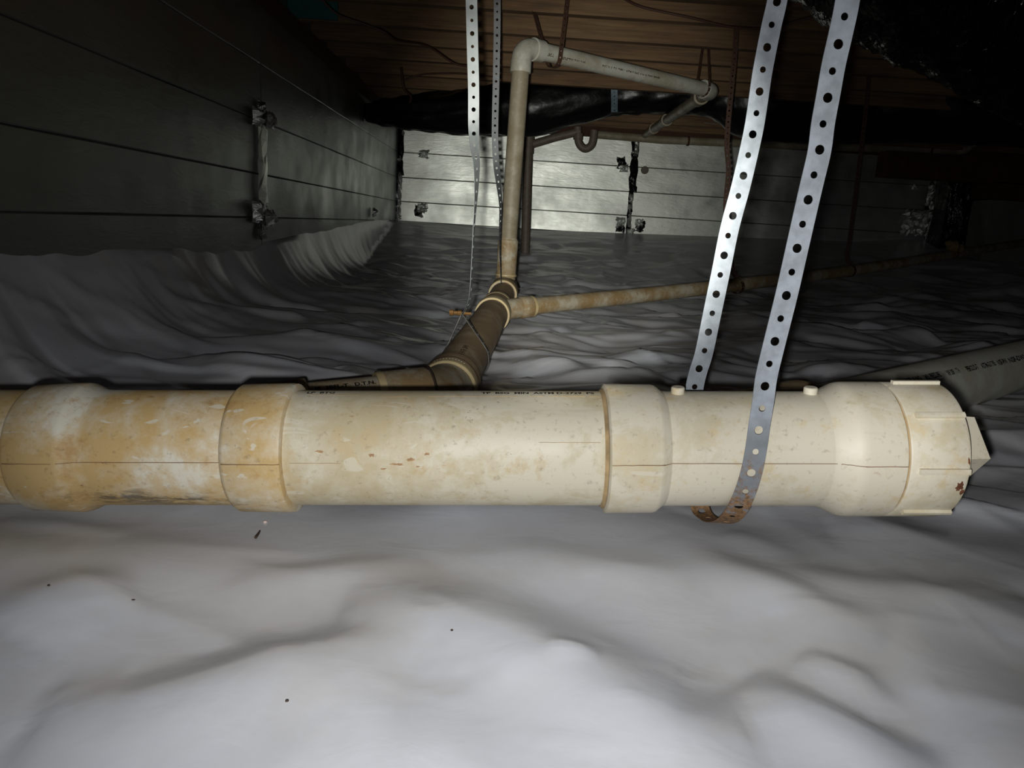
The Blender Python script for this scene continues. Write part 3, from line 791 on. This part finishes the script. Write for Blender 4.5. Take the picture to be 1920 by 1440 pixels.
# elbows sweeping toward lower left in front, running behind the thick pipe
C1 = at(752, 754, 1.10); C2 = at(573, 776, 1.05); C3 = at(300, 800, 1.02)
dA = (B0 - C1).normalized()
pts = bend(B0 + d01 * .03, B0 - d01 * .055, C1 + (B0 - d01 * .055 - C1) * .1, 10)
tube('elbow_fitting', pts, r3 + .001, M_tan, run, 40)
dC = (C1 - C2).normalized()
hub('pipe_hub', C1, dC, -.035, .045, h3 - .001, r3, M_tan, run)
lathe('socket_groove', C1, dC, [(.044, h3 - .004), (.046, h3 - .001), (.048, h3 - .004)], M_darkdirt, run, 40, (False, False))
straight('pipe_barrel', C2 + (C3 - C2) * .5, C1, r3 - .001, M_tan, run)
hub('pipe_hub', C2, -dC, -.004, .09, h3 + .001, r3, M_tan, run)
h_ = hit(C2, dC, r3 - .001, 590, 727); text_on_pipe('ink_print', 'III  3BFL-T   D.T.N.', C2, dC, r3 - .001, h_[0], h_[1] + .15, .011, M_ink, run)
h_ = hit(B0, d01, r3, 862, 668); text_on_pipe('ink_print', 'MSR  H-TH  DWV', B0, d01, r3, h_[0], h_[1] + .1, .014, M_darkdirt, run)
# embossed ring lettering: small raised blocks around the bell
a_, n1_, n2_ = frame(d01)
for k, t in enumerate(range(60, 125, 6)):
    t = math.radians(t); c = B0 + a_ * .017 + (n1_ * math.cos(t) + n2_ * math.sin(t)) * h3
    lathe('raised_letter', c, (n1_ * math.cos(t) + n2_ * math.sin(t)), [(-.001, .0022), (.0007, .0018)], M_tan, run, 5)

# strap holding that run
Cs = B0 + d01 * .27; u_ = V((0, 0, 1)); w_ = d01.cross(u_).normalized(); un = w_.cross(d01).normalized()
def ringp(c, w, u, phi, r): t = math.radians(phi); return c + w * math.cos(t) * r + u * math.sin(t) * r
apex = Cs + un * .086 - w_ * .012 + d01 * .02
loop = [apex] + [ringp(Cs - d01 * .03 * math.cos(math.radians(p_ - 90)) * 0, w_, un, p_, r3 + .0022) for p_ in (40, 15, -15, -50, -90, -130, -165, -195, -220)] + [apex + w_ * -.003]
hang = thing('pipe_hanger_strap', 'long twisted galvanised strap hanging left of the upright pipe, looped round the brown run', 'strap', apex)
strap('strap_loop', loop, [d01] * len(loop), .018, M_strap2, hang, thick=.0016)
tw = [(884, -40, 1.36), (884, 0, 1.37), (886, 90, 1.38), (888, 170, 1.39), (888, 235, 1.40), (890, 275, 1.405), (894, 310, 1.41), (893, 360, 1.42), (889, 420, 1.43), (885, 500, 1.44), (881, 560, 1.45)]
TP = [at(*p) for p in tw] + [apex]
angs = [0, 0, 0, 0, 12, 38, 58, 74, 84, 84, 80, 80]
SDs = [V((math.cos(math.radians(q)), math.sin(math.radians(q)), 0)) for q in angs]
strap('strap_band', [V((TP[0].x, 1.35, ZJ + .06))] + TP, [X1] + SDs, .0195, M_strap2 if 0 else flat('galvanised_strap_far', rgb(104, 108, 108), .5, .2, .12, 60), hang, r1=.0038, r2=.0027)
lathe('bolt', apex - w_ * .0 + V((-.024, 0, .002)), V((1, 0, 0)), [(-.004, .0062), (.004, .0062), (.005, .004), (.012, .004), (.013, .0055), (.020, .0055), (.021, .0032), (.040, .0032)], M_brass, hang, 8)
# second, darker strap behind
tw = [(933, -40, 2.3), (932, 60, 2.32), (930, 160, 2.34), (928, 250, 2.36), (930, 300, 2.37), (935, 345, 2.38), (939, 385, 2.39), (938, 430, 2.42), (938, 480, 2.46), (940, 540, 2.5)]
TP = [at(*p) for p in tw]; angs = [0, 0, 0, 0, 10, 40, 62, 72, 80, 85]
SDs = [V((math.cos(math.radians(q)), math.sin(math.radians(q)), 0)) for q in angs]
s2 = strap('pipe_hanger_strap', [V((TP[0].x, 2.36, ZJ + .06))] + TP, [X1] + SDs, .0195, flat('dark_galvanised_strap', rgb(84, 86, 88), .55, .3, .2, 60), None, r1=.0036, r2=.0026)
tag(s2, 'darker narrow perforated strap hanging just left of the upright pipe', 'strap')

# ================================================================== BRANCH GOING RIGHT
rb2 = .0258
def bd(px, py): return dp(px, py, 1 / (.433 - .000272 * (px - 1030)))
T0 = B1 + d01 * .07 + V((.036, 0, .004)); bp = [bd(1030, 571), bd(1210, 553), bd(1380, 534), bd(1593, 508), bd(1785, 477), bd(1925, 454)]
side = thing('side_branch_pipe', 'long thin yellowish pipe running off to the right from the brown run', 'pipe', T0 - V((0, 0, rb2)))
tube('pipe_barrel', catmull([T0] + bp + [bd(1990, 441)], 6), rb2, M_tan, side, 32)
dT = (bp[0] - T0).normalized()
lathe('tee_outlet', T0, dT, [(-.01, rb2 + .0045), (.05, rb2 + .0045)], M_tan, side, 36)
hub('pipe_hub', T0, -dT, -.092, -.04, rb2 + .0070, rb2 + .002, M_tan, side)

def ring_strap(name, c, d, r, m, parent, w=.019):
    d, q1, q2 = frame(d); pts = [c + q1 * math.cos(t) * (r + .0025) + q2 * math.sin(t) * (r + .0025) for t in [2 * PI * k / 16 for k in range(17)]]
    return strap(name, pts, [d] * 17, w, m, parent, thick=.0016, sub=3)
hangers = [
    ('rusty perforated strap hanging behind the pale straps, holding the thin side pipe', (1382, 537), [(1385, -40), (1384, 0), (1378, 100), (1368, 200), (1363, 270), (1366, 320), (1361, 380), (1364, 460), (1375, 510)], .02),
    ('rusty perforated strap right of the pale straps, holding the thin side pipe farther out', (1593, 508), [(1645, -40), (1640, 40), (1632, 120), (1622, 220), (1612, 300), (1602, 380), (1594, 440), (1588, 485)], .02),
]
for lab, (lx, ly), pp, wd in hangers:
    c = bd(lx, ly); Yc = c.y
    hh = thing('pipe_hanger_strap', lab, 'strap', c, group=None)
    k = min(range(len(bp) - 1), key=lambda i: abs((bp[i] - c).length))
    ring_strap('strap_loop', c, bp[3] - bp[2], rb2, M_rustrap, hh)
    Q = [at(x, y, Yc) for x, y in pp] + [c + V((0, 0, rb2 + .004))]
    strap('strap_band', [V((Q[0].x, Yc, ZJ + .05))] + Q, [X1] * (len(Q) + 1), wd, M_rustrap, hh, r1=.0036, r2=.0026)
# lump of foam and bracket where the branch passes the post
c = bd(1785, 477)
br = thing('foam_lump', 'small tan lump of foam on the thin side pipe beside the black wrapped post', 'foam', c)
rr = random.Random(9)
for nm, off, q in (('foam_blob', V((0, 0, .045)), .035), ('foam_blob', V((.05, .02, .035)), .028), ('foam_blob', V((-.03, 0, .06)), .02)):
    bm = bmesh.new(); bmesh.ops.create_icosphere(bm, subdivisions=3, radius=q)
    for v_ in bm.verts:
        v_.co *= 1 + .3 * float(perlin(np.array([v_.co.x * 60]), np.array([v_.co.y * 60 + v_.co.z * 80]), 3)[0]); v_.co += c + off
    vs = [v_.co.copy() for v_ in bm.verts]; fs = [tuple(x.index for x in f_.verts) for f_ in bm.faces]; bm.free()
    mesh_obj(nm, vs, fs, flat('tan_foam', rgb(122, 104, 64), .9, nz=.3, nscale=60), br, angle=0)
ring_strap('strap_loop', bd(1787, 476), bp[5] - bp[4], rb2, M_rustrap, br)

# ================================================================== RISER AND HIGH PIPE
r2 = .030
Rb = at(948, 522, 2.70); Rt = at(977, 118, 2.70)
E0 = at(985, 96, 2.72); E1 = at(1013, 102, 2.76); E2 = at(1332, 170, 3.42)
ris = thing('riser_pipe', 'upright tan drain pipe with a grey elbow under the joists', 'pipe', Rb)
dz_ = (Rt - Rb).normalized(); dh = (E2 - E1).normalized()
straight('pipe_barrel', Rb, Rt, r2, M_riser, ris)
hub('pipe_hub', Rb + dz_ * .0, dz_, .0, .14, r2 + .0055, r2, M_tan, ris, rim=False)
tube('wye_fitting', catmull([B2 + V((0, .0, .0)), B2.lerp(Rb, .5) + V((0, .05, 0)), Rb + dz_ * .02], 6), [.042] * 6 + [.036] * 7, M_tan, ris, 36)
lathe('socket_rim', Rb, dz_, [(.008, r2 + .004), (.010, r2 + .0085), (.014, r2 + .0085), (.016, r2 + .005)], M_rim, ris, 36, (False, False))
corner = Rt + dz_ * .05
q0 = corner - dz_ * .045; q1 = corner + dh * .05
hub('elbow_hub', Rt - dz_ * .035, dz_, 0, .045, r2 + .0055, r2 + .002, M_grey, ris, rim=False)
tube('elbow_fitting', [q0] + bend(q0, corner, q1, 10) + [q1 + dh * .004], r2 + .004, M_grey, ris, 36)
lathe('elbow_hub', q1, dh, [(-.004, r2 + .005), (-.002, r2 + .008), (.006, r2 + .008), (.008, r2 + .0055), (.040, r2 + .0055), (.041, r2)], M_grey, ris, 36)
straight('pipe_barrel', q1, E2, r2 - .001, M_grey, ris)
for tx, px, py in (('ABC-L', 1024, 104), ('BSF-0TPW DWV 2.00', 1052, 111), ('PVC-10  2  T 2  TYPE 1  ASTM D 2665  0 14 14  DWV SEWER', 1128, 126)):
    h_ = hit(q1, dh, r2 - .001, px, py); text_on_pipe('ink_print', tx, q1, dh, r2 - .001, h_[0], h_[1], .013, M_darkdirt, ris)
E3 = at(1210, 252, 5.9); db = (E3 - E2).normalized()
tube('elbow_fitting', bend(E2 - dh * .05, E2 + dh * .03, E2 + db * .07, 8), r2 + .004, M_grey, ris, 36)
lathe('elbow_hub', E2, dh, [(-.055, r2 + .002), (-.052, r2 + .008), (-.044, r2 + .008), (-.04, r2 + .004)], M_grey, ris, 36)
straight('pipe_barrel', E2 + db * .03, E3, r2 * .93, M_riser, ris)
for t in (.10, .55, .80): lathe('coupling', E2.lerp(E3, t), db, [(-.05, r2), (-.048, r2 + .006), (.048, r2 + .006), (.05, r2)], M_riser, ris, 30)
# rusty hangers of the high pipe
def u_hanger(label, c, r, d, ups, w=.020, m=M_rustrap):
    dd, q1_, q2_ = frame(d)
    hh = thing('pipe_hanger_strap', label, 'strap', c)
    under = [c + q1_ * math.cos(math.radians(t)) * (r + .004) + q2_ * math.sin(math.radians(t)) * (r + .004) for t in (0, -30, -60, -90, -120, -150, -180)]
    a0, b0 = ups
    P_ = [a0, a0.lerp(under[0], .5)] + under + [b0.lerp(under[-1], .5), b0]
    strap('strap_band', P_, [dd] * len(P_), w, m, hh, r1=.0032, r2=.0024)
    return hh
c = at(1038, 108, 2.80)
_, k1, k2 = frame(dh)
t1 = at(1068, -40, 2.72); t2 = at(1000, -40, 2.92)
if k1.y > 0: t1, t2 = t2, t1
t1.z = t2.z = ZJ + .03
u_hanger('rusty strap slung under the high grey pipe beside its elbow', c, r2, dh, (t1, t2))
c = at(1318, 166, 3.38); t1 = at(1327, 50, 3.36); t2 = at(1322, 60, 3.42)
if k1.y > 0: t1, t2 = t2, t1
u_hanger('dark strap slung under the far end of the high grey pipe', c, r2, dh, (t1, t2), .018)

# ================================================================== BIG PIPE ON THE RIGHT
G0 = dp(1500, 797, 1.17); G1 = dp(1807, 713, 1.57); G2 = dp(1922, 682, 1.80); G3 = dp(2150, 620, 2.35)
dG = (G2 - G0).normalized()
big = thing('printed_sewer_pipe', 'thick grey-white pipe with black lettering lying on the sheet behind the screw cap', 'pipe', G0 - V((0, 0, R)))
straight('pipe_barrel', G0 - dG * .10, G2 + dG * .9, R, M_sewer, big, 64)
hub('pipe_hub', G0, dG, -.14, .0, .072, R, M_tan, big)
for body, px, px2 in (('5 PL-N NO', 1704, 1733), ('* MIN PRESSURE *', 1734, 1776), ("INP 200F  I  1'74", 1778, 1812), ('PERO2 D-T', 1814, 1838), ('ASTM-D1785', 1842, 1870), ('NSF-PW', 1872, 1890), ('NSF-DWV', 1893, 1925)):
    ha = hit(G0, dG, R, px, 717 - (px - 1704) * .205); hb = hit(G0, dG, R, px2, 717 - (px2 - 1704) * .205)
    text_on_pipe('ink_print', body, G0, dG, R, ha[0], ha[1] + .05, .0165, M_ink, big, squeeze=(hb[0] - ha[0]) / (len(body) * .0100))
# ================================================================== BEHIND: PIPES AT THE WALL TOP
hp = thing('wall_drain_pipe', 'dull white pipe running along the top of the far foil wall', 'pipe', at(1240, 270, 5.95))
hpts = [at(1115, 252, 5.95), at(1240, 262, 5.95), at(1350, 267, 5.95), at(1480, 272, 5.95), at(1600, 276, 5.95), at(1790, 283, 5.95)]
tube('pipe_barrel', hpts, .030, M_riser, hp)
tube('elbow_fitting', bend(hpts[-1], at(1812, 284, 5.95), at(1828, 270, 5.8), 6), [.033, .033, .032, .031, .028, .024, .02], M_riser, hp)
for x, y in ((1290, 265), (1560, 275), (1744, 281), (1800, 284)):
    c = at(x, y, 5.95); lathe('pipe_clamp', c, X1, [(-.008, .034), (.008, .034)], M_darkwood, hp, 24)
tr = thing('drain_trap', 'dark u-shaped drain trap hanging below the black duct', 'trap', at(1097, 280, 5.2))
tp = [at(1083, 238, 5.2), at(1084, 262, 5.2), at(1089, 274, 5.2), at(1098, 279, 5.2), at(1108, 273, 5.2), at(1112, 262, 5.2), at(1114, 244, 5.2)]
tube('trap_bend', catmull(tp, 5), .026, M_dull, tr)
tube('trap_arm', [at(1088, 246, 5.2), at(1040, 258, 5.22), at(1000, 270, 5.25)], .027, M_dull, tr)
lathe('slip_nut', at(1084, 256, 5.2), Z1, [(-.02, .032), (.02, .032)], M_dull, tr, 12)
stack = thing('back_stack_pipe', 'dark upright pipe standing in shadow behind the tan riser', 'pipe', V((at(985, 470, 5.25).x, 5.25, 0)))
straight('pipe_barrel', at(984, 500, 5.25), at(992, 225, 5.25), .032, M_dull, stack)
lathe('stack_fitting', at(991, 268, 5.25), Z1, [(-.07, .038), (.05, .038), (.055, .034)], M_dull, stack, 28)

# ducts -----------------------------------------------------------
def duct(name, label, cps, rads, seg=56, amp=.02, seed=0, sub=10, m=None):
    P_ = catmull(cps, sub); Rr = []
    for i in range(len(rads) - 1):
        for k in range(sub): Rr.append(rads[i] + (rads[i + 1] - rads[i]) * (k / sub))
    Rr.append(rads[-1])
    vs, fs = tube_data(P_, Rr, seg)
    vs2 = []
    for i, v_ in enumerate(vs):
        ax = P_[min(i // seg, len(P_) - 1)]; k = i % seg; t = i // seg
        n_ = float(perlin(np.array([t * .28]), np.array([k * .23]), seed)[0]) + .6 * abs(float(perlin(np.array([t * .6 + k * .1]), np.array([k * .5]), seed + 3)[0]))
        vs2.append(v_ + (v_ - ax).normalized() * amp * n_)
    o = mesh_obj(name, vs2, fs, m or M_black, None, angle=0)
    return tag(o, label, 'duct')
def dk(px, py0, py1, Y): c = at(px, (py0 + py1) / 2, Y); return c, (py1 - py0) / 2 * Y / F
dl = [dk(690, 196, 226, 4.9), dk(745, 186, 238, 4.8), dk(860, 174, 248, 4.7), dk(1000, 152, 250, 4.6), dk(1145, 140, 212, 4.6), dk(1240, 132, 208, 4.6), dk(1340, 128, 214, 4.6), dk(1430, 126, 258, 4.6), dk(1600, 130, 262, 4.6), dk(1780, 140, 262, 4.5), dk(2000, 160, 275, 4.4)]
duct('wrapped_duct', 'black plastic-wrapped duct sagging across the top of the far wall', [a for a, b in dl], [b for a, b in dl], seed=2, m=M_black_smooth)
dn = [(at(1560, -260, 1.7), .22), (at(1700, -112, 1.95), .22), (at(1880, 5, 2.25), .23), (at(2100, 150, 2.6), .24), (at(2400, 300, 3.1), .24)]
duct('flex_duct', 'big shiny black crinkled duct overhead in the upper right corner', [a for a, b in dn], [b for a, b in dn], 96, .03, 5, 24)
bs = [at(1151, 120, 4.36), at(1151, 150, 4.36), at(1152, 180, 4.37), at(1152, 210, 4.42)]
o = strap('duct_strap', [V((bs[0].x, 4.36, ZJ + .05))] + bs, [X1] * 5, .036, M_bluestrap, None); tag(o, 'short blue-grey strap holding up the black duct', 'strap')

# ================================================================== FAR RIGHT CORNER
a0, a1 = at(1772, 400, 6.0), at(1840, 400, 6.0)
z0, z1 = 0.0, at(1800, 340, 5.9).z
def wrapped(name, x0, x1, y0, y1, zb, zt, m, parent, seed, amp=.02):
    bm = bmesh.new(); bmesh.ops.create_cube(bm, size=1)
    bmesh.ops.subdivide_edges(bm, edges=bm.edges, cuts=9, use_grid_fill=True)
    for v_ in bm.verts:
        v_.co = V(((x0 + x1) / 2 + v_.co.x * (x1 - x0), (y0 + y1) / 2 + v_.co.y * (y1 - y0), (zb + zt) / 2 + v_.co.z * (zt - zb)))
        n_ = float(perlin(np.array([v_.co.x * 9 + v_.co.y * 5]), np.array([v_.co.z * 4]), seed)[0]); v_.co += V((n_ * amp, -abs(n_) * amp, 0))
    vs = [v_.co.copy() for v_ in bm.verts]; fs = [tuple(x.index for x in f_.verts) for f_ in bm.faces]; bm.free()
    return mesh_obj(name, vs, fs, m, parent, angle=60)
po = wrapped('wrapped_post', a0.x, a1.x, 6.0, 6.2, -.02, z1, M_black, None, 3); tag(po, 'black plastic-wrapped post at the right end of the foil wall', 'post')
p0, p1 = at(1848, 440, 5.72), at(2100, 440, 5.72)
pier = thing('sheeted_pier', 'block pier covered in grey plastic sheet at the far right edge', 'pier', V(((p0.x + p1.x) / 2, 5.8, 0)))
wrapped('sheet_cover', p0.x, p1.x, 5.72, 5.96, -.02, at(1880, 376, 5.72).z, flat('grey_cover_sheet', rgb(120, 122, 118), .35, nz=.15, nscale=4, bscale=6, bdist=.02), pier, 8, .03)
box('pier_cap_block', p0.x - .02, p1.x, 5.70, 5.97, at(1880, 375, 5.72).z + .002, at(1880, 342, 5.72).z, M_darkwood, pier)
g_ = box('girder_beam', at(1655, 320, 5.75).x, XR, 5.70, 5.86, at(1800, 340, 5.75).z, at(1800, 292, 5.75).z, M_darkwood, None)
tag(g_, 'dark wooden girder above the wrapped post in the far right corner', 'beam')

# ================================================================== WIRES
def wire(label, pts, r, m, nm='cable'):
    o = tube(nm, catmull(pts, 8), r, m, None, 8); return tag(o, label, 'cable')
wire('thin brown cable drooping across the joists above the high grey pipe', [at(1150, -15, 2.55), at(1200, 12, 2.6), at(1290, 32, 2.62), at(1380, 52, 2.64), at(1450, 50, 2.64), at(1530, 30, 2.6), at(1600, 20, 2.6)], .004, M_wire)
wire('thin cable sagging across the joists left of the pale straps', [at(595, -12, 2.62), at(630, 25, 2.64), at(680, 44, 2.66), at(720, 60, 2.68), at(745, 76, 2.7), at(800, 86, 2.85), at(850, 118, 2.95), at(885, 126, 3.0)], .0035, M_wire)
wire('dark cable looping down beside the black duct on the left', [at(752, 126, 3.9), at(757, 165, 3.9), at(770, 180, 3.95), at(768, 192, 4.0)], .006, M_wire)
wire('short pale cable between the two pale straps at the top edge', [at(1490, -10, 1.9), at(1520, 6, 1.9), at(1560, 20, 1.9)], .003, M_wire2)
wire('thin dark cable running over the joists in front of the duct', [at(755, 152, 3.9), at(790, 140, 3.9), at(860, 138, 3.85), at(940, 146, 3.8)], .004, M_wire)
wire('thin grey wire hanging below the black duct right of the high pipe', [at(1250, 205, 5.0), at(1300, 208, 5.0), at(1345, 212, 5.0), at(1358, 222, 5.0), at(1350, 232, 5.0), at(1320, 230, 5.0)], .005, M_dull)

# ================================================================== LITTER ON THE SHEET
def crumb(name, label, cat, px, py, r, m, group=None, stretch=(1, 1, .6), seed=0):
    p = atz(px, py); p = V((p.x, p.y, fz(p.x, p.y)))
    bm = bmesh.new(); bmesh.ops.create_icosphere(bm, subdivisions=2, radius=r); rr = random.Random(seed)
    for v_ in bm.verts: v_.co = V((v_.co.x * stretch[0], v_.co.y * stretch[1], v_.co.z * stretch[2])) * rr.uniform(.8, 1.15) + p + V((0, 0, r * stretch[2] * .7))
    vs = [v_.co.copy() for v_ in bm.verts]; fs = [tuple(x.index for x in f_.verts) for f_ in bm.faces]; bm.free()
    o = mesh_obj(name, vs, fs, m, None, angle=0); tag(o, label, cat, group); return o
crumb('soil_crumb', 'largest dark soil crumb on the sheet near the lower middle', 'crumb', 538, 1303, .0013, M_darkdirt, seed=1)
crumb('soil_crumb', 'dark soil crumb on the pale fold at the left', 'crumb', 92, 1108, .0012, M_darkdirt, seed=2)
crumb('soil_crumb', 'small grey crumb on the sheet below the middle of the drain', 'crumb', 847, 1185, .0011, M_darkdirt, seed=3)
crumb('soil_crumb', 'tiny dark crumb right of the pale fold at the left', 'crumb', 249, 1109, .0010, M_darkdirt, stretch=(1.5, .8, .6), seed=4)
crumb('pebble', 'tiny whitish pebble at the foot of the second hub', 'pebble', 497, 958, .0022, flat('pale_stone', rgb(226, 204, 190), .8), seed=5)
a_ = atz(479, 990); b_ = atz(487, 977); k = V((0, 0, .003))
o = tube('twig', [V((a_.x, a_.y, fz(a_.x, a_.y))) + k, V(((a_.x + b_.x) / 2 + .001, (a_.y + b_.y) / 2, fz(a_.x, a_.y))) + k * 1.3, V((b_.x, b_.y, fz(b_.x, b_.y))) + k], [.0016, .0012, .0008], M_darkdirt, None, 8)
tag(o, 'short brown twig lying just below the second hub', 'twig')
